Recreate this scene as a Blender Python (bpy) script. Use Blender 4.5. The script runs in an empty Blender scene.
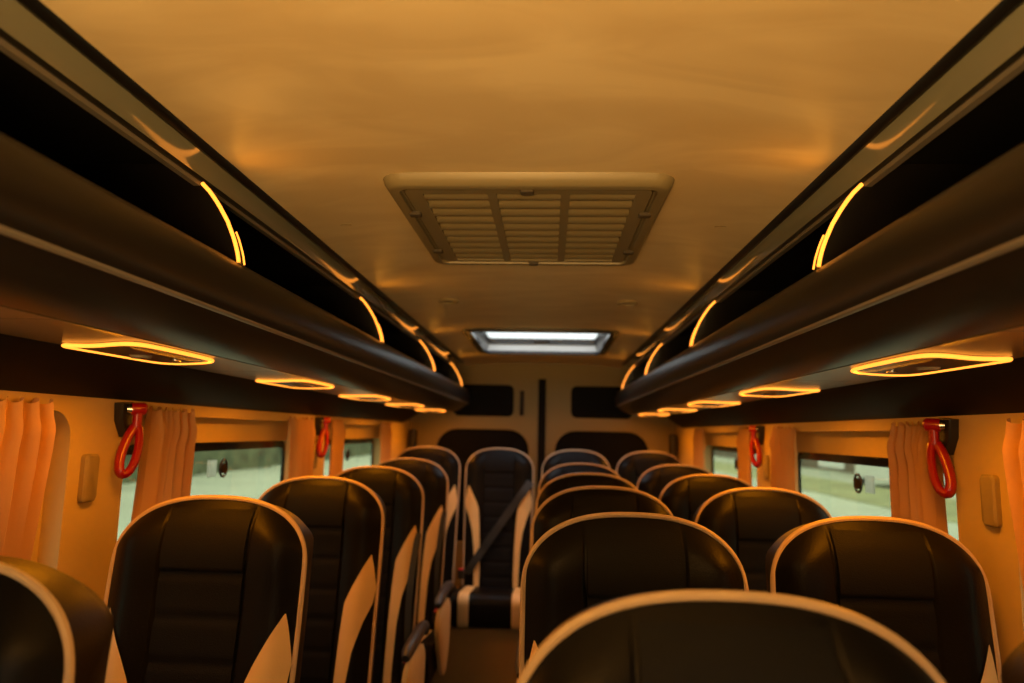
import bpy, math, random
from mathutils import Matrix, Vector
random.seed(4)
SC = bpy.context.scene
COL = SC.collection
PI = math.pi

# ------------------------------------------------------------------ materials
def mat(name, col, rough=.5, metal=0., emit=None, estr=1., noise=0., nscale=8., bump=0., bscale=60., spec=.5,
        coat=0., trans=0., sheen=0.):
    m = bpy.data.materials.new(name); m.use_nodes = True
    nt = m.node_tree; b = nt.nodes['Principled BSDF']
    b.inputs['Base Color'].default_value = (*col, 1)
    b.inputs['Roughness'].default_value = rough
    b.inputs['Metallic'].default_value = metal
    b.inputs['Specular IOR Level'].default_value = spec
    b.inputs['Coat Weight'].default_value = coat
    b.inputs['Sheen Weight'].default_value = sheen
    tc = nt.nodes.new('ShaderNodeTexCoord')
    if noise > 0:
        n = nt.nodes.new('ShaderNodeTexNoise'); n.inputs['Scale'].default_value = nscale
        n.inputs['Detail'].default_value = 4
        nt.links.new(tc.outputs['Object'], n.inputs['Vector'])
        r = nt.nodes.new('ShaderNodeMapRange')
        r.inputs['From Min'].default_value = .3; r.inputs['From Max'].default_value = .7
        r.inputs['To Min'].default_value = 1 - noise; r.inputs['To Max'].default_value = 1 + noise
        nt.links.new(n.outputs['Fac'], r.inputs['Value'])
        v = nt.nodes.new('ShaderNodeVectorMath'); v.operation = 'SCALE'
        v.inputs[0].default_value = col
        nt.links.new(r.outputs['Result'], v.inputs['Scale'])
        nt.links.new(v.outputs['Vector'], b.inputs['Base Color'])
    if bump > 0:
        n2 = nt.nodes.new('ShaderNodeTexNoise'); n2.inputs['Scale'].default_value = bscale
        nt.links.new(tc.outputs['Object'], n2.inputs['Vector'])
        bp = nt.nodes.new('ShaderNodeBump'); bp.inputs['Strength'].default_value = bump
        bp.inputs['Distance'].default_value = .002
        nt.links.new(n2.outputs['Fac'], bp.inputs['Height'])
        nt.links.new(bp.outputs['Normal'], b.inputs['Normal'])
    if emit:
        b.inputs['Emission Color'].default_value = (*emit, 1)
        b.inputs['Emission Strength'].default_value = estr
    return m

def glass(name, tint, gl=.06):
    m = bpy.data.materials.new(name); m.use_nodes = True
    nt = m.node_tree; nt.nodes.clear()
    o = nt.nodes.new('ShaderNodeOutputMaterial'); t = nt.nodes.new('ShaderNodeBsdfTransparent')
    g = nt.nodes.new('ShaderNodeBsdfGlossy'); mx = nt.nodes.new('ShaderNodeMixShader')
    t.inputs['Color'].default_value = (*tint, 1); g.inputs['Roughness'].default_value = .05
    mx.inputs['Fac'].default_value = gl
    nt.links.new(t.outputs[0], mx.inputs[1]); nt.links.new(g.outputs[0], mx.inputs[2])
    nt.links.new(mx.outputs[0], o.inputs['Surface'])
    return m

def cloth(name, col, trl=.3):
    m = bpy.data.materials.new(name); m.use_nodes = True
    nt = m.node_tree; nt.nodes.clear()
    o = nt.nodes.new('ShaderNodeOutputMaterial'); d = nt.nodes.new('ShaderNodeBsdfDiffuse')
    t = nt.nodes.new('ShaderNodeBsdfTranslucent'); mx = nt.nodes.new('ShaderNodeMixShader')
    w = nt.nodes.new('ShaderNodeTexNoise'); w.inputs['Scale'].default_value = 120
    mr = nt.nodes.new('ShaderNodeMix'); mr.data_type = 'RGBA'
    mr.inputs[6].default_value = (*[c * .9 for c in col], 1); mr.inputs[7].default_value = (*col, 1)
    nt.links.new(w.outputs['Fac'], mr.inputs[0])
    nt.links.new(mr.outputs[2], d.inputs['Color']); nt.links.new(mr.outputs[2], t.inputs['Color'])
    mx.inputs['Fac'].default_value = trl
    nt.links.new(d.outputs[0], mx.inputs[1]); nt.links.new(t.outputs[0], mx.inputs[2])
    nt.links.new(mx.outputs[0], o.inputs['Surface'])
    return m

LED_C = (1.0, .30, .022)
M = dict(
    leather=mat('black_leather', (.006, .0055, .0055), .42, bump=.25, bscale=220, spec=.13),
    cloth=mat('charcoal_seat_fabric', (.0070, .0076, .0095), .6, bump=.4, bscale=400, spec=.13),
    cream=mat('cream_leather', (.85, .60, .27), .45, bump=.2, bscale=200, noise=.05),
    pipe=mat('cream_piping', (.56, .42, .27), .45),
    shell=mat('dark_seat_shell', (.014, .008, .007), .45, bump=.2, bscale=300, spec=.2),
    plast=mat('black_plastic', (.014, .013, .013), .4),
    arm=mat('grey_armrest_plastic', (.045, .045, .05), .4),
    metal=mat('dark_metal', (.08, .08, .085), .35, metal=.8),
    steel=mat('steel', (.6, .6, .6), .25, metal=1),
    red=mat('red_plastic', (.30, .005, .008), .3, coat=.3),
    redbtn=mat('red_button', (.5, .02, .02), .4),
    belt=mat('black_webbing', (.022, .026, .030), .55, bump=.5, bscale=500),
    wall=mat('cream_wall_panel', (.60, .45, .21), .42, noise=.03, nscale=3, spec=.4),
    vent=mat('beige_vent_plastic', (.17, .145, .085), .45),
    ventdark=mat('vent_cavity', (.05, .04, .03), .8),
    pad=mat('beige_plate', (.30, .24, .13), .6),
    rack=mat('dark_grey_rack_panel', (.016, .013, .012), .33, spec=.24),
    rackblack=mat('black_rack_lining', (.004, .004, .004), .75, spec=.2),
    divider=mat('black_gloss_divider', (.006, .005, .005), .25),
    gasket=mat('black_rubber_gasket', (.006, .006, .006), .35, spec=.3),
    band=mat('grey_gloss_band', (.24, .24, .18), .12, spec=.8, coat=.8),
    ridge=mat('grey_satin_trim', (.20, .18, .155), .3, spec=.5),
    under=mat('grey_underside_panel', (.085, .082, .062), .28, spec=.5),
    valance=mat('black_valance', (.007, .005, .005), .6, spec=.15),
    led=mat('amber_led', (.8, .4, .1), .4, emit=(1.0, .30, .030), estr=2.3),
    lens=mat('lamp_lens', (.25, .22, .18), .2),
    curtain=cloth('cream_curtain', (.68, .41, .19), .14),
    rail=mat('cream_rail', (.62, .52, .36), .4),
    floor=mat('dark_vinyl_floor', (.035, .032, .030), .45, noise=.2, nscale=30),
    wood=mat('tan_bench_panel', (.52, .33, .12), .45, noise=.06, nscale=5),
    frit=mat('black_glass_edge', (.004, .004, .004), .2),
    hatchwhite=mat('white_hatch_lining', (.88, .86, .82), .5),
    hatchframe=mat('charcoal_hatch_frame', (.03, .032, .036), .25),
    doorglass=mat('black_tinted_glass', (.002, .002, .002), .6, spec=.12),
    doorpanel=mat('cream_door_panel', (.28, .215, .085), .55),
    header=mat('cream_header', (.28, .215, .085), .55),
    glass=glass('tinted_window_glass', (.62, .66, .57)),
    hglass=glass('roof_glass', (.85, .88, .90), .04),
    wind=glass('windscreen_glass', (.92, .94, .92), .03),
    ground=mat('pale_concrete_yard', (.42, .45, .33), .8, noise=.18, nscale=.25),
    grass=mat('green_verge', (.30, .31, .14), .9, noise=.3, nscale=.6),
    brick=mat('brown_cladding', (.16, .125, .085), .8, noise=.25, nscale=.5),
    white=mat('white_paint', (.75, .77, .72), .5),
    leaf=mat('hedge_leaves', (.12, .135, .07), .9, noise=.5, nscale=1.5, bump=.5, bscale=6),
    tyre=mat('tyre_rubber', (.02, .02, .02), .7),
    darkglass=mat('dark_vehicle_glass', (.03, .035, .04), .1),
)

# headliner: cream cloth with soft smears
def ceiling_mat():
    m = mat('cream_headliner', (.60, .50, .30), .42, spec=.35)
    nt = m.node_tree; b = nt.nodes['Principled BSDF']
    tc = nt.nodes.new('ShaderNodeTexCoord'); mp = nt.nodes.new('ShaderNodeMapping')
    mp.inputs['Scale'].default_value = (1.2, 3.0, 1); mp.inputs['Rotation'].default_value = (0, 0, .5)
    n = nt.nodes.new('ShaderNodeTexNoise'); n.inputs['Scale'].default_value = 2.2
    n.inputs['Detail'].default_value = 3; n.inputs['Distortion'].default_value = 1.2
    cr = nt.nodes.new('ShaderNodeMix'); cr.data_type = 'RGBA'
    cr.inputs[6].default_value = (.55, .445, .27, 1); cr.inputs[7].default_value = (.65, .545, .345, 1)
    mr = nt.nodes.new('ShaderNodeMapRange'); mr.inputs['From Min'].default_value = .38; mr.inputs['From Max'].default_value = .68
    nt.links.new(tc.outputs['Object'], mp.inputs['Vector']); nt.links.new(mp.outputs[0], n.inputs['Vector'])
    nt.links.new(n.outputs['Fac'], mr.inputs['Value']); nt.links.new(mr.outputs[0], cr.inputs[0])
    nt.links.new(cr.outputs[2], b.inputs['Base Color'])
    return m
M['ceil'] = ceiling_mat()
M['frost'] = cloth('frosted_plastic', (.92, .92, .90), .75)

# ------------------------------------------------------------------ mesh builder
class MB:
    def __init__(s): s.v = []; s.f = []
    def add(s, vs, fs):
        k = len(s.v); s.v += [tuple(p) for p in vs]; s.f += [tuple(i + k for i in f) for f in fs]; return s
    def box(s, a, b, bev=0.):
        x0, y0, z0 = a; x1, y1, z1 = b
        if bev <= 0:
            return s.add([(x0,y0,z0),(x1,y0,z0),(x1,y1,z0),(x0,y1,z0),(x0,y0,z1),(x1,y0,z1),(x1,y1,z1),(x0,y1,z1)],
                         [(0,3,2,1),(4,5,6,7),(0,1,5,4),(1,2,6,5),(2,3,7,6),(3,0,4,7)])
        # rounded rectangle in xy, chamfered top and bottom
        def ring(ins, z):
            r = bev; out = []
            for cx, cy, a0 in ((x1-r,y1-r,0),(x0+r,y1-r,90),(x0+r,y0+r,180),(x1-r,y0+r,270)):
                for q in range(5):
                    t = math.radians(a0 + q*22.5)
                    out.append((cx + (r-ins)*math.cos(t), cy + (r-ins)*math.sin(t), z))
            return out
        c = min(bev*.5, (z1-z0)*.3)
        return s.loft([ring(c, z0), ring(0, z0+c), ring(0, z1-c), ring(c, z1)], caps=True)
    def loft(s, rings, caps=False, closed=True):
        n = len(rings[0]); vs = [p for r in rings for p in r]; fs = []
        for i in range(len(rings)-1):
            for j in range(n if closed else n-1):
                k = (j+1) % n
                fs.append((i*n+j, i*n+k, (i+1)*n+k, (i+1)*n+j))
        if caps:
            fs.append(tuple(reversed(range(n)))); fs.append(tuple((len(rings)-1)*n + j for j in range(n)))
        return s.add(vs, fs)
    def grid(s, fn, us, vs_, flip=False):
        pts = [fn(u, v) for v in vs_ for u in us]; n = len(us); fs = []
        for i in range(len(vs_)-1):
            for j in range(n-1):
                q = (i*n+j, i*n+j+1, (i+1)*n+j+1, (i+1)*n+j)
                fs.append(q[::-1] if flip else q)
        return s.add(pts, fs)
    def tube(s, path, r, n=8, closed=False, caps=True, flat=None):
        P = [Vector(p) for p in path]; rings = []; N = len(P)
        up = None
        for i in range(N):
            if closed: t = (P[(i+1) % N] - P[i-1])
            else: t = P[min(i+1, N-1)] - P[max(i-1, 0)]
            t.normalize()
            if up is None:
                up = Vector((0,0,1)) if abs(t.z) < .9 else Vector((1,0,0))
            a = t.cross(up)
            if a.length < 1e-6: a = t.cross(Vector((0,1,0)))
            a.normalize(); b = a.cross(t).normalized(); up = b
            rr = r[i] if isinstance(r, (list, tuple)) else r
            ra, rb = (rr, rr) if flat is None else flat
            rings.append([tuple(P[i] + a*ra*math.cos(2*PI*k/n) + b*rb*math.sin(2*PI*k/n)) for k in range(n)])
        if closed: rings.append(rings[0])
        return s.loft(rings, caps=caps and not closed)
    def extrude_y(s, prof, y0, y1, closed=True, caps=True):
        return s.loft([[(x, y0, z) for x, z in prof], [(x, y1, z) for x, z in prof]], caps=caps and closed, closed=closed)
    def mirror_x(s):
        s.v = [(-x, y, z) for x, y, z in s.v]; s.f = [f[::-1] for f in s.f]; return s
    def mesh(s, name, m, smooth=True):
        me = bpy.data.meshes.new(name); me.from_pydata(s.v, [], s.f)
        me.materials.append(m); me.validate()
        import bmesh
        bm = bmesh.new(); bm.from_mesh(me)
        bmesh.ops.remove_doubles(bm, verts=bm.verts, dist=1e-5)
        bmesh.ops.recalc_face_normals(bm, faces=bm.faces)
        if smooth:
            for f in bm.faces: f.smooth = True
            for e in bm.edges:
                if len(e.link_faces) == 2 and e.calc_face_angle(0) > math.radians(38): e.smooth = False
        bm.to_mesh(me); bm.free()
        return me
    def build(s, name, m, parent=None, smooth=True):
        o = bpy.data.objects.new(name, s.mesh(name, m, smooth)); COL.objects.link(o)
        if parent: o.parent = parent
        return o

def use(name, me, parent=None):
    o = bpy.data.objects.new(name, me); COL.objects.link(o)
    if parent: o.parent = parent
    return o
def tag(o, label=None, cat=None, group=None, kind=None):
    if label: o['label'] = label
    if cat: o['category'] = cat
    if group: o['group'] = group
    if kind: o['kind'] = kind
    return o
def empty(name, loc, rz=0.):
    o = bpy.data.objects.new(name, None); COL.objects.link(o)
    o.location = loc; o.rotation_euler = (0, 0, rz); o.empty_display_size = .1
    return o
def rrect(a0, b0, a1, b1, r, n=6):
    out = []
    for cx, cy, s in ((a1-r,b1-r,0),(a0+r,b1-r,90),(a0+r,b0+r,180),(a1-r,b0+r,270)):
        for q in range(n+1):
            t = math.radians(s + q*90/n); out.append((cx + r*math.cos(t), cy + r*math.sin(t)))
    return out
def plate(outer, holes, to3, d0, d1):
    """flat plate between depth d0 and d1 with holes; to3(a,b,d) -> xyz"""
    import bmesh
    bm = bmesh.new(); loops = []
    for lp in [outer] + holes:
        vs = [bm.verts.new((a, b, 0)) for a, b in lp]
        es = [bm.edges.new((vs[i], vs[(i+1) % len(vs)])) for i in range(len(vs))]
        loops.append(vs)
    bmesh.ops.triangle_fill(bm, edges=bm.edges[:], use_beauty=True, normal=(0, 0, 1))
    bm.verts.index_update()
    n = len(bm.verts); V = [v.co.copy() for v in bm.verts]; F = [[v.index for v in f.verts] for f in bm.faces]
    L = [[v.index for v in lp] for lp in loops]; bm.free()
    mb = MB()
    vs = [to3(p.x, p.y, d0) for p in V] + [to3(p.x, p.y, d1) for p in V]
    fs = [tuple(f) for f in F] + [tuple(i+n for i in reversed(f)) for f in F]
    for lp in L:
        for i in range(len(lp)):
            a, b = lp[i], lp[(i+1) % len(lp)]
            fs.append((a, b, b+n, a+n))
    mb.add(vs, fs); return mb

# ================================================================== SETTING
CZ = 1.92          # headliner height on the centre line
Y0, Y1 = -1.9, 5.16
WX = .97
WIN = [(.20, 1.46), (1.66, 2.98), (3.19, 4.48)]     # recesses along each side
tag(MB().box((-1.08, Y0, -.06), (1.08, Y1+.06, 0)).build('floor', M['floor'], smooth=False), kind='structure')

# ceiling with crown, holes for the roof hatch
HX, HY0, HY1 = .375, 3.48, 4.44
def cz(x): return CZ - .031*(abs(x)/.56)**4
mb = MB()
def ceil_patch(xa, xb, ya, yb, nx, ny):
    us = [xa + (xb-xa)*i/nx for i in range(nx+1)]; vs = [ya + (yb-ya)*i/ny for i in range(ny+1)]
    mb.grid(lambda x, y: (x, y, cz(x)), us, vs)
ceil_patch(-.564, -HX, Y0, Y1, 8, 20); ceil_patch(HX, .564, Y0, Y1, 8, 20)
ceil_patch(-HX, HX, Y0, HY0, 10, 18); ceil_patch(-HX, HX, HY1, Y1, 10, 2)
tag(mb.build('ceiling', M['ceil']), kind='structure')
# roof skin above everything (keeps the daylight out)
mb = plate([(-1.12, Y0-.06), (1.12, Y0-.06), (1.12, Y1+.06), (-1.12, Y1+.06)], [rrect(-HX-.01, HY0-.01, HX+.01, HY1+.10, .03)],
           lambda a, b, d: (a, b, d), 1.998, 2.005)
tag(mb.build('trim_1', M['valance'], smooth=False), kind='structure')

# side walls, windows
for s, side in ((-1, 'left'), (1, 'right')):
    holes_in = [rrect(a, .84, b, 1.428, .06) for a, b in WIN]
    holes_gl = [rrect(a+.06, .88, b-.055, 1.352, .05) for a, b in WIN]
    outer = [(Y0, 0), (Y1, 0), (Y1, 1.997), (Y0, 1.997)]
    outer1 = [(Y0, 0), (Y1, 0), (Y1, 1.475), (Y0, 1.475)]
    mb = plate(outer1, holes_in, lambda a, b, d: (s*d, a, b), WX, WX+.045)
    mb2 = plate(outer, holes_gl, lambda a, b, d: (s*d, a, b), WX+.045, WX+.085)
    mb.add(mb2.v, mb2.f)
    tag(mb.build('wall_' + side, M['wall']), kind='structure')
    # lower ledge along the wall
    tag(MB().extrude_y([(s*.97, .0), (s*.93, .0), (s*.93, .07), (s*.95, .10), (s*.97, .11)], Y0, 3.95).build('baseboard_' + side, M['plast']), kind='structure')
    for i, (a, b) in enumerate(WIN):
        n = i + 1 + (3 if s > 0 else 0)
        w = plate(rrect(a+.055, .875, b-.05, 1.357, .05), [rrect(a+.075, .90, b-.07, 1.322, .04)],
                  lambda p, q, d: (s*d, p, q), WX+.0855, WX+.094).build('window_%d' % n, M['frit'])
        tag(w, kind='structure')
        g = plate(rrect(a+.056, .876, b-.051, 1.356, .05), [], lambda p, q, d: (s*d, p, q), WX+.0945, WX+.0985).build('pane', M['glass'], w)
        # round latch knob on the sliding pane, a ring on a small plate
        if i > 0:
            yk = 2.37 if i == 1 else 3.86
            k = MB()
            ctr = [(s*(WX+.086), yk + .026*math.cos(t*PI/8), 1.262 + .029*math.sin(t*PI/8)) for t in range(16)]
            k.tube(ctr, .004, 8, closed=True)
            k.build('latch_ring', M['plast'], w)
            k = MB().tube([(s*(WX+.083), yk, 1.262), (s*(WX+.094), yk, 1.262)], .018, 16)
            k.build('latch_knob', M['shell'], w)
            MB().box((min(s*(WX+.0995), s*(WX+.106)), yk-.075, 1.235), (max(s*(WX+.0995), s*(WX+.106)), yk-.020, 1.29)).build('latch_glint_plate', M['frost'], w)  # pale translucent plate, its white paints in a reflected highlight

# rear wall: header, pillars and two doors
R = Y1
mb = plate([(-1.05, 0), (1.05, 0), (1.05, 1.997), (-1.05, 1.997)], [rrect(-.90, .30, .90, 1.80, .05)], lambda a, b, d: (a, d, b), R, R+.05)
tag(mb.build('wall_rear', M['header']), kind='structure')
for s, n in ((-1, 1), (1, 2)):
    xs = sorted((s*.022, s*.905))
    uw = sorted((s*.21, s*.66)); lw = sorted((s*.095, s*.775))
    mb = plate([(xs[0], .28), (xs[1], .28), (xs[1], 1.81), (xs[0], 1.81)],
               [rrect(uw[0], 1.52, uw[1], 1.755, .045), rrect(lw[0], .62, lw[1], 1.425, .15)],
               lambda a, b, d: (a, d, b), R+.012, R+.045)
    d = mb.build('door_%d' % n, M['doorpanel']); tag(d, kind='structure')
    p = plate(rrect(uw[0]-.01, 1.51, uw[1]+.01, 1.765, .045), [], lambda a, b, dd: (a, dd, b), R+.03, R+.05)
    p.build('upper_pane', M['doorglass'], d)
    p = plate(rrect(lw[0]-.01, .61, lw[1]+.01, 1.435, .15), [], lambda a, b, dd: (a, dd, b), R+.03, R+.05)
    p.build('lower_pane', M['doorglass'], d)
    # raised surround of the lower pane
    p = plate(rrect(lw[0]-.03, .59, lw[1]+.03, 1.455, .17), [rrect(lw[0]-.004, .616, lw[1]+.004, 1.429, .152)], lambda a, b, dd: (a, dd, b), R+.002, R+.014)
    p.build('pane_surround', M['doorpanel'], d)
tag(MB().box((-.030, R-.004, .28), (.026, R+.02, 1.80)).build('trim_2', M['rackblack'], smooth=False), kind='structure')
h = MB().box((-.165, R-.02, 1.53), (-.135, R+.012, 1.71), .008).build('grab_handle', M['shell'])
tag(h, 'narrow dark upright grab handle on the left rear door beside the centre seam', 'handle')
for s in (-1, 1):
    o = MB().box((min(s*.905, s*.955), R-.14, .95), (max(s*.905, s*.955), R-.05, 1.415), .015).build('pillar_cover', M['plast'])
    tag(o, 'slim black upright pillar cover at the rear corner on the %s' % ('left' if s < 0 else 'right'), 'pillar cover', 'rear corner pillar covers')
# front wall with the windscreen opening, behind the camera
mb = plate([(-1.05, 0), (1.05, 0), (1.05, 1.997), (-1.05, 1.997)], [rrect(-.85, .95, .85, 1.62, .12)], lambda a, b, d: (a, d, b), Y0-.05, Y0)
tag(mb.build('wall_front', M['wall']), kind='structure')
w = plate(rrect(-.86, .94, .86, 1.63, .12), [], lambda a, b, d: (a, d, b), Y0-.04, Y0-.03).build('window_7', M['wind'])
tag(w, kind='structure')

# ================================================================== ROOF HATCH
ht = empty('roof_hatch', (0, (HY0+HY1)/2, CZ))
tag(ht, 'rectangular roof hatch with charcoal frame, bright glass and white far lining', 'roof hatch')
yc = (HY0+HY1)/2
def rel(mb, dx=0, dy=0, dz=0):
    mb.v = [(x-dx, y-dy, z-dz) for x, y, z in mb.v]; return mb
fr = plate(rrect(-HX-.02, HY0-.03, HX+.02, HY1+.012, .05), [rrect(-HX+.022, HY0+.012, HX-.022, HY1-.006, .03)], lambda a, b, d: (a, b, d), CZ-.016, CZ+.002)
rel(fr, 0, yc, CZ).build('frame', M['hatchframe'], ht)
li = MB()
for sx in (-1, 1):
    li.add([(sx*(HX-.02), HY0, CZ), (sx*(HX-.02), HY1, CZ), (sx*(HX-.045), HY1, 1.992), (sx*(HX-.045), HY0, 1.992)], [(0, 1, 2, 3)])
li.add([(-HX, HY0+.01, CZ), (HX, HY0+.01, CZ), (HX, HY0+.02, 1.992), (-HX, HY0+.02, 1.992)], [(0, 1, 2, 3)])
rel(li, 0, yc, CZ).build('side_lining', M['hatchframe'], ht)
fl = MB().add([(-HX+.02, HY1-.005, CZ-.004), (HX-.02, HY1-.005, CZ-.004), (HX-.035, HY1-.012, 1.962), (-HX+.035, HY1-.012, 1.962)], [(0, 1, 2, 3)])
rel(fl, 0, yc, CZ).build('far_lining', M['frost'], ht)
gf = plate([(-HX, HY0), (HX, HY0), (HX, HY1), (-HX, HY1)], [rrect(-HX+.04, HY0+.04, HX-.04, HY1-.04, .03)], lambda a, b, d: (a, b, d), 1.992, 1.9975)
gfo = rel(gf, 0, yc, CZ).build('glass_frame', M['frit'], ht)
gg = MB().box((-HX-.03, HY0-.03, 2.006), (HX+.03, HY1+.13, 2.009))
rel(gg, 0, yc, CZ).build('glass', M['hglass'], ht, smooth=False)
fb = MB().box((-HX+.03, HY1-.03, 1.962), (HX-.03, HY1-.008, 1.9915)); rel(fb, 0, yc, CZ).build('dark_bar', M['hatchframe'], ht, smooth=False)
hb = MB().box((-.05, HY1-.07, 1.975), (.05, HY1-.032, 1.991), .008)
rel(hb, 0, yc, CZ).build('latch', M['plast'], ht)

# ================================================================== CEILING VENT
VX, VY0, VY1 = .302, 1.347, 2.045
vt = empty('air_vent', (0, (VY0+VY1)/2, CZ)); vy = (VY0+VY1)/2
tag(vt, 'large beige louvred air return grille in the middle of the ceiling', 'ceiling vent')
def ringat(ins, z, r): return [(a, b, z) for a, b in rrect(-VX+ins, VY0+ins, VX-ins, VY1-ins, r)]
fr = MB().loft([ringat(0, CZ+.0, .045), ringat(.004, CZ-.012, .043), ringat(.012, CZ-.023, .038), ringat(.018, CZ-.025, .034),
                ringat(.034, CZ-.025, .022), ringat(.036, CZ-.018, .02), ringat(.040, CZ-.018, .018), ringat(.040, CZ-.004, .018)])
rel(fr, 0, vy, CZ).build('frame', M['vent'], vt)
LC = [(-.222, -.085), (-.066, .070), (.089, .226)]
LY0, LY1, NL = VY0+.068, VY1-.060, 10
gp = plate(rrect(-VX+.044, VY0+.044, VX-.044, VY1-.044, .016), [[(a, LY0), (b, LY0), (b, LY1), (a, LY1)] for a, b in LC],
           lambda a, b, d: (a, b, d), CZ-.022, CZ-.016)
gpo = rel(gp, 0, vy, CZ).build('grille_panel', M['vent'], vt)
lv = MB()
for a, b in LC:
    for i in range(NL):
        y = LY0 + (i+.5)*(LY1-LY0)/NL
        p = (LY1-LY0)/NL
        # tilted curved blade
        prof = [(y - p*.52, CZ-.006), (y - p*.25, CZ-.0175), (y + p*.02, CZ-.0225), (y + p*.18, CZ-.0215), (y+p*.18, CZ-.0185), (y + p*.0, CZ-.018), (y - p*.24, CZ-.013), (y-p*.48, CZ-.003)]
        lv.loft([[(a, yy, zz) for yy, zz in prof], [(b, yy, zz) for yy, zz in prof]], caps=True)
rel(lv, 0, vy, CZ).build('louvres', M['vent'], gpo)
bk = MB().box((-VX+.03, VY0+.03, CZ-.0035), (VX-.03, VY1-.03, CZ-.001)); rel(bk, 0, vy, CZ).build('cavity', M['ventdark'], vt, smooth=False)
for x, y in ((-VX+.040, VY0+.20), (-VX+.040, VY1-.17), (VX-.040, VY0+.20), (VX-.040, VY1-.17), (0, VY0+.046), (0, VY1-.036)):
    c = MB().box((x-.014, y-.012, CZ-.029), (x+.014, y+.012, CZ-.02), .004); rel(c, 0, vy, CZ).build('clip', M['ventdark'], vt)
    

# small round ceiling lamps, switched off, and two slits
for s in (-1, 1):
    sp = empty('ceiling_spotlight', (s*.350, 2.70, cz(.35)))
    tag(sp, 'small round unlit spotlight flush in the ceiling, %s of the two near the vent' % ('left' if s < 0 else 'right'), 'ceiling light', 'unlit ceiling spotlights')
    MB().tube([(.036*math.cos(t*PI/12), .036*math.sin(t*PI/12), -.003) for t in range(24)], .006, 8, closed=True).build('bezel', M['pad'], sp)
    MB().tube([(0, 0, .002), (0, 0, -.003)], .034, 24).build('lens', M['ventdark'], sp)
    sl = MB().tube([(s*.459 + s*.014*t, 1.66 + .004*t*t, cz(.459)-.001) for t in (-1, -.5, 0, .5, 1)], .003, 6, flat=(.0028, .0012)).build('ceiling_plug', M['pad'])
    tag(sl, 'tiny raised plug in the headliner beside the vent on the %s' % ('left' if s < 0 else 'right'), 'plug', 'small headliner plugs')

# ================================================================== OVERHEAD RACKS
RY0, RY1 = -1.6, 4.86
LEDY = [1.22, 2.32, 3.42, 4.52]
RING0, RINGP = 1.182, .827
arc = [(.600, 1.848), (.588, 1.828), (.573, 1.800), (.557, 1.770), (.541, 1.738), (.529, 1.715), (.520, 1.699)]
bulge = []
for i, (a, b) in enumerate(arc):
    t = i/(len(arc)-1); q = .012*math.sin(PI*t); bulge.append((a - q*.88, b + q*.47))
for s, side in ((-1, 'left'), (1, 'right')):
    rk = empty('luggage_rack', (0, 0, 0))
    tag(rk, 'long dark overhead luggage rack with lit dividers above the %s windows' % side, 'luggage rack', 'overhead luggage racks')
    def ex(name, prof, m, y0=RY0, y1=RY1, parent=rk, closed=True):
        mb = MB().extrude_y(prof, y0, y1, closed=closed)
        if s < 0: mb.mirror_x()
        return mb.build(name, m, parent)
    ex('ceiling_gasket', [(.550, 1.892), (.553, 1.885), (.561, 1.880), (.568, 1.882), (.568, 1.893)], M['gasket'])
    ex('gloss_band', [(.562, 1.884), (.571, 1.8815), (.582, 1.876), (.592, 1.869), (.600, 1.861), (.612, 1.862), (.612, 1.90), (.564, 1.90)], M['band'])
    ex('lower_gasket', [(.600, 1.863), (.600, 1.852), (.612, 1.852), (.612, 1.863)], M['gasket'])
    ex('thin_strip', [(.602, 1.853), (.602, 1.844), (.614, 1.844), (.614, 1.853)], M['ridge'])
    # bin lining: floor, back, roof
    ex('bin_lining', [(.560, 1.694), (.580, 1.62), (.93, 1.62), (.95, 1.66), (.95, 1.86), (.90, 1.90), (.612, 1.90), (.612, 1.850),
                      (.622, 1.850), (.622, 1.888), (.896, 1.888), (.94, 1.855), (.94, 1.665), (.925, 1.632), (.590, 1.632), (.572, 1.694)], M['rackblack'])
    ex('lip', [(.572, 1.700), (.545, 1.704), (.528, 1.703), (.519, 1.697), (.511, 1.684), (.505, 1.665), (.502, 1.642), (.504, 1.620),
               (.511, 1.603), (.522, 1.590), (.540, 1.577), (.562, 1.562), (.590, 1.549), (.622, 1.543), (.622, 1.560), (.570, 1.60), (.556, 1.64), (.558, 1.68)], M['rack'])
    ex('lip_trim', [(.5085, 1.600), (.5095, 1.5965), (.5125, 1.5945), (.517, 1.594), (.522, 1.595), (.515, 1.602)], M['ridge'])
    for i in range(7):     # underside modules, one to a reading light
        y0 = RING0 + .56 + RINGP*(i-2); y1 = min(y0 + RINGP - .004, RY1)
        if i == 6: break
        ex('underside_panel', [(.626, 1.542), (.832, 1.542), (.832, 1.556), (.626, 1.556)], M['under'], max(y0, RY0), y1)
    ex('valance', [(.834, 1.544), (.838, 1.536), (.952, 1.466), (.969, 1.460), (.969, 1.50), (.845, 1.56)], M['valance'])
    for y in LEDY:
        prof = [(a, b) for a, b in bulge] + [(.56, 1.69), (.60, 1.634), (.92, 1.634), (.938, 1.67), (.938, 1.85), (.89, 1.886), (.614, 1.886), (.614, 1.848)]
        mb = MB().extrude_y(prof, y, y+.022)
        if s < 0: mb.mirror_x()
        dv = mb.build('divider', M['divider'], rk)
        n = 14; pts = []
        for k in range(n+1):
            t = k/n*(len(bulge)-1); i = min(int(t), len(bulge)-2); f = t-i
            pts.append((s*((bulge[i][0]*(1-f)+bulge[i+1][0]*f) - .003), y-.002, bulge[i][1]*(1-f)+bulge[i+1][1]*f))
        st = MB().tube(pts, .0036, 8).build('light_strip', M['led'], dv)
        pt2 = [(a - s*.001, y+.020, c) for a, b, c in pts[8:]]
        MB().tube(pt2, .0018, 6).build('light_strip', M['led'], dv)

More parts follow.
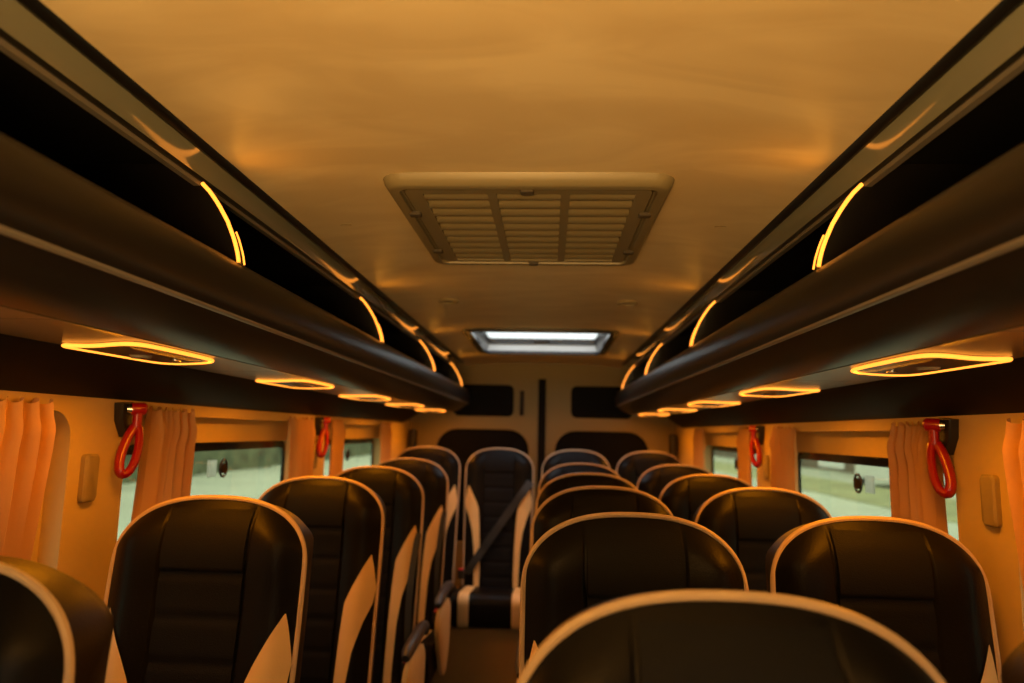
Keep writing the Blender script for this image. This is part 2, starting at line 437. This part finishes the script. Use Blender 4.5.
# reading lights: a glowing outline round a dark plate with a small lamp and button
RP = [(.812, 0), (.790, .003), (.757, .004), (.722, -.012), (.690, -.030), (.662, -.037), (.647, -.022), (.643, .02), (.642, .09), (.642, .16), (.648, .225), (.660, .258),
      (.695, .288), (.745, .312), (.780, .316), (.800, .300), (.807, .26), (.808, .19), (.810, .115), (.812, .05)]
def smoothloop(P, it=2):
    for _ in range(it):
        Q = []
        for i in range(len(P)):
            a, b = Vector(P[i]), Vector(P[(i+1) % len(P)])
            Q += [a*.75+b*.25, a*.25+b*.75]
        P = Q
    return [tuple(p) for p in P]
RS = smoothloop(RP, 2)
words = ['nearest the camera', 'second from the front', 'third from the front', 'fourth from the front', 'farthest back']
for s, side in ((-1, 'left'), (1, 'right')):
    for k in range(5):
        y0 = RING0 + RINGP*k
        rl = empty('reading_light', (s*.73, y0+.15, 1.542))
        tag(rl, 'glowing amber outlined reading light under the %s rack, %s' % (side, words[k]), 'reading light', 'amber reading lights under the racks')
        loc = [(s*(a-.73), b-.15, -.0045) for a, b in RS]
        MB().tube(loc, .0036, 8, closed=True).build('light_ring', M['led'], rl)
        cx = sum(a for a, b, c in loc)/len(loc); cy = sum(b for a, b, c in loc)/len(loc)
        pl = [(cx+(a-cx)*.93, cy+(b-cy)*.95, -.0015) for a, b, c in loc]; pl2 = [(a, b, -.005) for a, b, c in pl]
        pl3 = [(cx+(a-cx)*.6, cy+(b-cy)*.7, -.008) for a, b, c in loc]
        MB().loft([pl, pl2, pl3], caps=True).build('plate', M['plast'], rl)
        MB().tube([(s*.012, -.02, -.0065), (s*.012, -.02, -.013)], [.022, .017], 16).build('lamp_head', M['lens'], rl)
        MB().tube([(-s*.02, .05, -.006), (-s*.02, .05, -.011)], .010, 12).build('button', M['steel'], rl)

# ================================================================== CURTAINS, RAILS, HAMMERS, PLATES
CX_ = .955
def curtain(s, ya, yb, folds, label, zt=1.444, zb=.86, seed=0, lean=0.):
    rnd = random.Random(seed); ph = [rnd.uniform(-.5, .5) for _ in range(40)]
    n = folds*8
    th = empty('curtain', (s*CX_, (ya+yb)/2, zb)); yc_ = (ya+yb)/2
    def fn(u, v):
        z = zt + (zb-zt)*v
        g = u*folds
        amp = .024*(.75+.4*math.sin(g*.9+seed)) * (1 if v > .1 else .55 + 4.5*v)
        w = math.sin(2*PI*g + ph[int(g) % 40]*.6*v)
        pinch = -.003 if abs(v-.1) < .03 else 0
        y = ya + (yb-ya)*u + .004*math.sin(2*PI*g*2+1.3) * v + lean*v + .006*math.sin(v*5+g)*(v > .15)
        x = s*(CX_ + amp*w + pinch)
        zz = z + (.006*math.cos(2*PI*g) if v == 0 else 0)
        return (x - s*CX_, y - yc_, zz - zb)
    vs = [0, .02, .05, .08, .10, .12, .16, .22, .3, .4, .5, .62, .75, .88, 1]
    MB().grid(fn, [i/n for i in range(n+1)], vs).build('fabric', M['curtain'], th)
    tag(th, label, 'curtain', 'cream window curtains')
for s, side in ((-1, 'left'), (1, 'right')):
    sd = 1 if s < 0 else 20
    curtain(s, 1.07, 1.365 if s < 0 else 1.43, 8, 'gathered cream curtain at the picture edge, %s side, nearest window' % side, seed=sd, lean=-.05)
    curtain(s, 1.735 if s < 0 else 1.715, 1.93 if s < 0 else 1.89, 6, 'gathered cream curtain on the %s, just behind the nearer red hammer' % side, seed=sd+1, lean=-.035 if s < 0 else -.015)
    curtain(s, 2.70 if s < 0 else 2.66, 2.93 if s < 0 else 2.87, 5, 'gathered cream curtain on the %s at the far end of the middle window' % side, seed=sd+2)
    curtain(s, 3.235, 3.36, 4, 'narrow cream curtain on the %s at the near end of the rearmost window' % side, seed=sd+3)
    curtain(s, 4.20, 4.44, 6, 'cream curtain on the %s at the far end of the rearmost window' % side, seed=sd+4)
    for i, (a, b) in enumerate(WIN):
        r = MB().box((min(s*.982, s*.998), a+.03, 1.428), (max(s*.982, s*.998), b-.03, 1.443), .004).build('curtain_rail', M['rail'])
        tag(r, 'thin cream curtain rail above the %s window on the %s side' % (('nearest', 'middle', 'rearmost')[i], side), 'curtain rail', 'curtain rails over the side windows')
    for yv, nm in ((1.525, 'nearer'), (3.03, 'farther')):
        p = empty('pillar_plate', (s*WX, yv, 1.23))
        tag(p, 'small beige rectangular plate on the %s window pillar on the %s, below the hammer' % (nm, side), 'wall plate', 'beige plates on the window pillars')
        mb = MB()
        mb.loft([[(-s*d, a, b) for a, b in rrect(-.024+e, 0+e, .024-e, .105-e, .010)] for d, e in ((0, 0), (.010, 0), (.014, .004))], caps=True)
        mb.build('plate', M['pad'], p)
    for yv, nm in ((1.635, 'nearer'), (3.06, 'farther')):
        hm = empty('safety_hammer', (s*(WX-.0005), yv + (.03 if s > 0 else 0), 1.44))
        tag(hm, 'red loop-handled emergency hammer on the %s window pillar on the %s side' % (nm, side), 'emergency hammer', 'red emergency hammers')
        D = lambda x, y, z: (-s*x, y, z)
        b = MB()
        b.loft([[D(x, y, z) for y, z in [(-.035+e, .012), (.012-e, .016), (.010-e, -.055+e), (-.006, -.068+e), (-.03+e, -.03)]] for x, e in ((.0, 0), (.016, 0), (.020, .004))], caps=True)
        b.build('bracket', M['plast'], hm)
        G = lambda w, z, x0=.026: D(x0 + .72*w, -.010 + .70*w, z)
        h = MB().tube([G(0, -.002), G(.004, -.002), G(.030, 0), G(.035, 0)], [.0135, .0155, .0150, .010], 14)
        h.build('head', M['red'], hm)
        MB().tube([G(-.010, -.002), G(0, -.002)], [.010, .0135], 14).build('steel_tip', M['steel'], hm)
        MB().tube([G(.016, -.008), G(.016, -.046)], [.011, .011], 10).build('neck', M['red'], hm)
        lp = []
        for t in range(28):
            a = 2*PI*t/28
            yy = .0185*math.sin(a)*(1.0 - .25*math.cos(a)); zz = -.097 + .057*math.cos(a)
            q = (zz+.097)/.057
            P_ = G(.014 + yy*.88, zz); lp.append((P_[0], P_[1] - .014 + .018*q, P_[2]))
        MB().tube(lp, .007, 10, closed=True, flat=(.012, .0095)).build('loop_handle', M['red'], hm)

# ================================================================== SEATS
HW = .2125; VB = .85; LEAN = .13
def hw(v): return HW*(1 - .05*max(0, min(1, (v-.25)/.5)))
def vtop(s):
    a = .15; p = 2.45
    return a*(1-(max(0, 1-abs(s)**p))**(1/p))
def lean(v): return -LEAN*v + .03*math.exp(-((v)/.08)**2)*.3
def front(s, v):
    w = hw(v); d = min(max(v - vtop(s), 0), (1-abs(s))*w)
    f = min(d/.060, 1); fade = f*(2-f)
    a = abs(s)
    if a < .43: pr = .022
    elif a < .47: pr = .0185
    else: pr = .022 + .018*math.sin(PI*min((a-.45)/.55, 1))**1.0 * (.4 + .6*min(1, v/.45))
    pr += .012*math.exp(-((v-.10)/.07)**2)
    if a < .45:
        if abs(v-.150) < .006: pr -= .004
        elif v > .155:
            c = ((v-.155)/.088) % 1; pr -= .0042*math.exp(-(min(c, 1-c)/.10)**2)
    return lean(v) - fade*pr
def back(s, v):
    w = hw(v); d = min(max(v - vtop(s), 0), (1-abs(s))*w)
    f = min(d/.07, 1); fade = (max(0, 1-(1-f)**2.4))**.5
    return lean(v) + .004 + fade*(.125 + .02*min(1, v/.5))
TOP = 1.244
SS = sorted(set([round(math.sin(PI/2*i/22), 4) for i in range(-22, 23)] + [-.43, .43, -.47, .47, -.45, .45]))
def rows(n): return [(i/n)**1.25 for i in range(n+1)]
def sp(s, t, fn, off=0):
    v0 = vtop(s); v = v0 + (VB-v0)*t
    return (s*hw(v), fn(s, v)+off, TOP-v)
def conf(a0, a1, v0, v1, fn=front, off=-.0025, nu=10, nv=24, round_=0):
    """patch lying on the upholstery; a0,a1 functions of v giving s"""
    mb = MB()
    vs = [v0+(v1-v0)*i/nv for i in range(nv+1)]
    def g(u, v):
        s = a0(v) + (a1(v)-a0(v))*u
        e = 0
        return (s*hw(v), fn(s, v)+off, TOP-v)
    mb.grid(g, [i/nu for i in range(nu+1)], vs); return mb
def interp(P):
    def f(v):
        if v <= P[0][0]: return P[0][1]
        for (a, x), (b, y) in zip(P, P[1:]):
            if v <= b: return x + (y-x)*(v-a)/(b-a)
        return P[-1][1]
    return f
ME = {}
mb = MB().grid(lambda s, t: sp(s, t, front), SS, rows(60)); ME['backrest'] = mb.mesh('backrest', M['leather'])
mb = MB().grid(lambda s, t: sp(s, t, back), SS, rows(34), flip=True)
mb.loft([[sp(s, 1, front) for s in SS], [sp(s, 1, back) for s in SS]], closed=False)
ME['back_shell'] = mb.mesh('back_shell', M['shell'])
ol = [(-hw(v), lean(v)-.001, TOP-v) for v in [VB - (VB-.16)*i/16 for i in range(16)]]
for i in range(41):
    a = -PI/2 + PI*i/40; s = math.copysign(abs(math.sin(a))**.9, math.sin(a)) if a else 0
    v = vtop(s); ol.append((s*hw(v), lean(v)-.001, TOP-v))
ol += [(hw(v), lean(v)-.001, TOP-v) for v in [.16 + (VB-.16)*i/16 for i in range(1, 17)]]
ME['piping'] = MB().tube(ol, .0058, 8).mesh('piping', M['pipe'])
ME['headrest_panel'] = conf(lambda v: -.425, lambda v: .425, .022, .149, off=-.0035).mesh('headrest_panel', M['cloth'])
ME['centre_panel'] = conf(lambda v: -.425, lambda v: .425, .1495, .845, nv=90).mesh('centre_panel', M['cloth'])
inn = interp([(.228, .885), (.26, .80), (.32, .66), (.365, .57), (.45, .54), (.60, .51), (.84, .50)])
out = interp([(.228, .895), (.26, .93), (.325, .985), (.37, .96), (.42, .86), (.50, .75), (.60, .69), (.84, .66)])
for nm, sg in (('L', -1), ('R', 1)):
    ME['ins'+nm] = conf(lambda v, g=sg: g*inn(v), lambda v, g=sg: g*out(v), .228, .84, nv=48, nu=6, off=-.0035).mesh('cream_insert', M['cream'])

# cushion: closed section swept across the seat
CL = []
for cx_, cz_, r, a0 in ((-.485, .405, .055, 90), (-.500, .320, .040, 180), (-.09, .300, .02, 270), (-.09, .385, .03, 0)):
    for q in range(7):
        t = math.radians(a0 + q*15); CL.append((cx_ + r*math.cos(t), cz_ + r*math.sin(t)))
def cush(s, i, off=0):
    y, z = CL[i % len(CL)]
    e = max(0, (abs(s)-.86)/.14); k = .03*(1-math.sqrt(max(0, 1-e*e)))
    cy, cz2 = -.29, .365
    a = abs(s); b = .012*math.exp(-((a-.68)/.16)**2) if a > .4 else 0
    dx, dz = y-cy, z-cz2; L = math.hypot(dx, dz)
    g = (L - k + off + (b if z > .33 else 0))/L
    return (s*.225, cy+dx*g, cz2+dz*g)
cs = [-1, -.99, -.97, -.94, -.9, -.86, -.8, -.72, -.64, -.56, -.48, -.44, -.4, -.2, 0, .2, .4, .44, .48, .56, .64, .72, .8, .86, .9, .94, .97, .99, 1]
ME['cushion'] = MB().loft([[cush(s, i) for i in range(len(CL))] for s in cs], caps=True).mesh('seat_cushion', M['leather'])
for nm, sg in (('L', -1), ('R', 1)):
    idx = list(range(len(CL)-6, len(CL))) + list(range(0, 12))
    mb = MB().grid(lambda u, v, g=sg: cush(g*(.52 + .27*u), int(v), .0035), [i/6 for i in range(7)], idx)
    ME['stripe'+nm] = mb.mesh('cushion_stripe', M['cream'])
# frame and legs
def leg(x):
    mb = MB(); 
    mb.loft([[(x+d, y, z) for y, z in ((-.43, .0), (-.12, .0), (-.12, .03), (-.20, .06), (-.22, .27), (-.36, .27), (-.38, .06), (-.43, .03))] for d in (-.016, .016)], caps=True)
    return mb
ME['legL'] = leg(-.14).mesh('leg', M['metal']); ME['legR'] = leg(.14).mesh('leg', M['metal'])
ME['base'] = MB().box((-.20, -.48, .262), (.20, -.10, .285), .01).mesh('seat_frame', M['metal'])
def armset(g):
    x = g*.248
    path = [(x, -.055, .60), (x, -.09, .632), (x, -.16, .640), (x, -.30, .636), (x, -.42, .630), (x, -.455, .615)]
    a = MB().tube(path, [.016, .021, .023, .023, .022, .014], 12).mesh('armrest', M['arm'])
    pr = smoothloop([(-.11, .585), (-.30, .60), (-.44, .585), (-.475, .52), (-.43, .42), (-.34, .30), (-.24, .24), (-.15, .33), (-.11, .45)], 2)
    rings = []
    cx_, cz_ = -.29, .43
    for d, k in ((-.012, .94), (-.008, 1), (.008, 1), (.014, .93), (.018, .75)):
        rings.append([(x + g*d, cx_+(y-cx_)*k, cz_+(z-cz_)*k) for y, z in pr])
    sh = MB().loft(rings, caps=True).mesh('side_shield', M['cream'])
    return a, sh
ME['armL'], ME['shL'] = armset(-1); ME['armR'], ME['shR'] = armset(1)
def buckle(g):
    x = g*.205
    st = MB().tube([(x, -.13, .36), (x, -.16, .44), (x, -.19, .49)], .01, 8, flat=(.013, .004)).mesh('buckle_stalk', M['plast'])
    b = MB().box((x-.020, -.218, .478), (x+.020, -.186, .530), .008).mesh('buckle', M['plast'])
    r = MB().box((x-.013, -.222, .528), (x+.013, -.184, .537), .005).mesh('release_button', M['redbtn'])
    return st, b, r
BK = {-1: buckle(-1), 1: buckle(1)}
def strap(pts, w=.023, th=.0012):
    mb = MB(); P = [Vector(p) for p in pts]
    rings = []
    for i, p in enumerate(P):
        t = (P[min(i+1, len(P)-1)] - P[max(i-1, 0)]).normalized()
        n = Vector((0, -1, 0)); n = (n - t*n.dot(t)).normalized(); a = t.cross(n).normalized()
        rings.append([tuple(p + a*w + n*th), tuple(p - a*w + n*th), tuple(p - a*w - n*th), tuple(p + a*w - n*th)])
    return mb.loft(rings, caps=True)
def side_belt(g):    # strap hanging down the edge of the backrest to the armrest
    pts = []
    for i in range(15):
        v = .26 + .50*i/14; s = g*(.955 - .06*math.sin(i/14*PI))
        pts.append((s*hw(v), front(s, v)-.010 - .012*math.sin(i/14*PI), TOP-v))
    return strap(pts, .013).mesh('seat_belt', M['belt'])
SB = {-1: side_belt(-1), 1: side_belt(1)}
pts = []
for i in range(21):
    t = i/20; v = .20 + .55*t; s = .93 - 1.86*t*.98
    pts.append((s*hw(v), front(max(-.95, min(.95, s)), v)-.012-.02*math.sin(PI*t), TOP-v))
DB = strap(pts, .024).mesh('seat_belt', M['belt'])

def seat(x, y, z, label, arms=(), belt=None, legs=True, dia=False, hang=True):
    r = empty('passenger_seat', (x, y, z))
    tag(r, label, 'seat', 'black leather passenger seats with cream piping')
    b = use('backrest', ME['backrest'], r)
    use('piping', ME['piping'], b); use('headrest_panel', ME['headrest_panel'], b); use('centre_panel', ME['centre_panel'], b)
    i1 = use('cream_insert', ME['insL'], b); i2 = use('cream_insert', ME['insR'], b)
    use('back_shell', ME['back_shell'], r)
    c = use('seat_cushion', ME['cushion'], r)
    use('cushion_stripe', ME['stripeL'], c); use('cushion_stripe', ME['stripeR'], c)
    if legs:
        use('seat_frame', ME['base'], r); use('leg', ME['legL'], r); use('leg', ME['legR'], r)
    for g in arms:
        use('armrest', ME['armL' if g < 0 else 'armR'], r); use('side_shield', ME['shL' if g < 0 else 'shR'], r)
    if belt:
        st, bb, rb = BK[belt if not dia else -1]
        s_ = use('buckle_stalk', st, r); b_ = use('buckle', bb, r); o = use('release_button', rb, b_); o['label'] = 'red button'
        if hang: use('seat_belt', DB if dia else SB[belt], r)
    return r
Lw = ['black seat cut off at the left picture edge, nearest row of the single column',
      'large black seat with cream piping at left, in front of the nearer left hammer',
      'third black seat from the camera in the single left column',
      'fourth black seat from the camera in the single left column',
      'fifth black seat in the left column, directly before the rear bench']
Aw = ['nearest black seat at the bottom centre, seen only as a wide arched top',
      'black seat right of the aisle, second from the camera in its column',
      'black seat right of the aisle, third from the camera in its column',
      'black seat right of the aisle, fourth back, almost hidden by the one before',
      'shiny topped black seat right of the aisle, directly before the rear bench']
Ww = ['black seat just showing in the bottom right corner, nearest by the right wall',
      'large black seat by the right wall, before the nearer right hammer',
      'black seat by the right wall, third from the camera, under the middle window',
      'black seat by the right wall, fourth from the camera',
      'black seat by the right wall, directly before the rear bench']
for k in range(5):
    dz = .010 if k == 4 else 0
    seat(-.682, (1.55+.717*(k-1)) if k else .80, dz, Lw[k], arms=(1,), belt=1, hang=k > 2)
    seat(.231 if k == 0 else .219, (1.425+.718*(k-1)) if k else .725, dz if k else .0, Aw[k], arms=(-1,), belt=-1, hang=k > 2)
    seat(.736 if k < 1 else .726 if k < 2 else .716, (1.53+.717*(k-1)) if k else .735, dz if k != 1 else -.006, Ww[k])
for x, lb, dia in ((-.722, 'rear bench seat at the far left corner', False), (-.256, 'rear bench seat facing down the aisle with a belt across its back', True),
              (.225, 'rear bench seat just right of the aisle, behind the shiny topped seat', False), (.690, 'rear bench seat in the far right corner', False)):
    seat(x, 4.50, .057, lb, legs=False, belt=1 if dia else None, dia=dia)
bb = MB().box((-.925, 4.06, 0), (.925, 5.10, .318)).build('bench_base', M['wood'], smooth=False)
tag(bb, 'tan panelled box under the rear row of seats', 'seat base')

# ================================================================== OUTSIDE
GZ = -.75
g = MB().add([(-150, -150, GZ), (150, -150, GZ), (150, 150, GZ), (-150, 150, GZ)], [(0, 1, 2, 3)]).build('trim_3', M['ground'], smooth=False)
tag(g, kind='structure')
v = MB().box((11.0, 5, GZ), (15.2, 120, GZ+.03)).build('grass_verge', M['grass'], smooth=False); tag(v, 'yellow-green grass verge beyond the right side windows', 'grass', kind='stuff')
bd = empty('industrial_building', (20, 45, GZ))
tag(bd, 'long low brown building seen blurred through the right middle window', 'building')
MB().box((0, -35, 0), (10, 70, 4.2)).build('wall', M['brick'], bd, smooth=False)
for yb in (-22, -12, 4, 20):
    MB().box((-.08, yb, .2), (.0, yb+4.5, 3.2)).build('roller_door', M['white'], bd, smooth=False)
MB().box((-.3, -35.3, 4.2), (10.3, 70.3, 4.6)).build('roof', M['white'], bd, smooth=False)
def van(x, y, rz, label):
    r = empty('parked_van', (x, y, GZ), rz); tag(r, label, 'van')
    prof = [(-2.5, .35), (2.5, .35), (2.55, .9), (2.1, 1.15), (1.5, 1.95), (1.2, 2.15), (-2.4, 2.2), (-2.55, 1.9)]
    MB().loft([[(sx*1.0, a, b) for a, b in prof] for sx in (-.98, -.9, .9, .98)], caps=True).build('body', M['white'], r)
    MB().loft([[(sx, a, b) for a, b in [(1.3, 1.25), (2.0, 1.25), (1.45, 1.9), (1.2, 1.9)]] for sx in (-1.0, 1.0)], caps=True).build('side_glass', M['darkglass'], r)
    for sx in (-.85, .85):
        for yy in (-1.6, 1.6): MB().tube([(sx-.12, yy, .36), (sx+.12, yy, .36)], .36, 20).build('wheel', M['tyre'], r)
van(16.4, 34, 0, 'white van parked outside the right middle window')
hg = MB()
us = [i/60 for i in range(61)]
def hf(u, t):
    y = 2 + 110*u
    a = t*PI; r = 1.0 + .18*math.sin(y*1.9+3*t) + .12*math.sin(y*.7)
    return (-17 - 1.3*r*math.cos(a), y, GZ + 3.4*r*math.sin(a)**.6 if 0 < t < 1 else GZ)
hg.grid(hf, us, [i/10 for i in range(11)])
h = hg.build('hedge', M['leaf']); tag(h, 'dark green hedge seen blurred through the left windows', 'hedge')

# ================================================================== LIGHT
w = bpy.data.worlds.new('overcast_sky'); SC.world = w; w.use_nodes = True
nt = w.node_tree; bg = nt.nodes['Background']
tc = nt.nodes.new('ShaderNodeTexCoord'); sx = nt.nodes.new('ShaderNodeSeparateXYZ'); rp = nt.nodes.new('ShaderNodeValToRGB')
nt.links.new(tc.outputs['Generated'], sx.inputs[0]); nt.links.new(sx.outputs['Z'], rp.inputs['Fac'])
rp.color_ramp.elements[0].position = 0.; rp.color_ramp.elements[0].color = (.30, .31, .27, 1)
rp.color_ramp.elements[1].position = .15; rp.color_ramp.elements[1].color = (.48, .49, .46, 1)
e3 = rp.color_ramp.elements.new(.9); e3.color = (1, 1, 1, 1)
nt.links.new(rp.outputs['Color'], bg.inputs['Color']); bg.inputs['Strength'].default_value = 3.8

def area(name, loc, rot, sx_, sy_, power, col):
    L = bpy.data.lights.new(name, 'AREA'); L.shape = 'RECTANGLE'; L.size = sx_; L.size_y = sy_; L.energy = power; L.color = col
    o = bpy.data.objects.new(name, L); COL.objects.link(o); o.location = loc; o.rotation_euler = rot
    return o
AMB = (1.0, .285, .006)
for s in (-1, 1):
    for k in range(5):
        area('reading_lamp_light', (s*.73, RING0+RINGP*k+.14, 1.525), (0, s*math.radians(12), 0), .13, .30, 3.6, AMB)
# added unseen amber fill behind the camera, aimed up to brighten the headliner
fill = area('ceiling_fill_light', (-.10, -1.25, 1.15), (math.radians(132), 0, 0), .9, .3, 46, (1.0, .52, .14)); fill.data.spread = math.radians(84)
# glow of the divider strips
for s in (-1, 1):
    for y in LEDY:
        area('divider_strip_light', (s*.500, y+.01, 1.80), (0, s*math.radians(118), 0), .15, .02, .09, (1.0, .36, .03))

# ================================================================== CAMERA
f = 700.; t = .0137
Yc = Vector((549-512, -(434-341.5), -f)).normalized()
Xc = Vector((1, -t, (37+92.5*t)/700)).normalized()
Zc = Xc.cross(Yc)
cam = bpy.data.cameras.new('camera'); co = bpy.data.objects.new('camera', cam); COL.objects.link(co)
Rm = Matrix((Xc, Yc, Zc))
co.matrix_world = Matrix.Translation((.052, 0, 1.40)) @ Rm.to_4x4()
cam.sensor_width = 36; cam.lens = 700/1024*36; cam.clip_start = .02; cam.clip_end = 500
cam.dof.use_dof = True; cam.dof.focus_distance = 1.35; cam.dof.aperture_fstop = 2.5
SC.camera = co
SC.view_settings.view_transform = 'Standard'; SC.view_settings.look = 'None'
SC.view_settings.gamma = 1; SC.view_settings.use_curve_mapping = False
SC.view_settings.exposure = 0
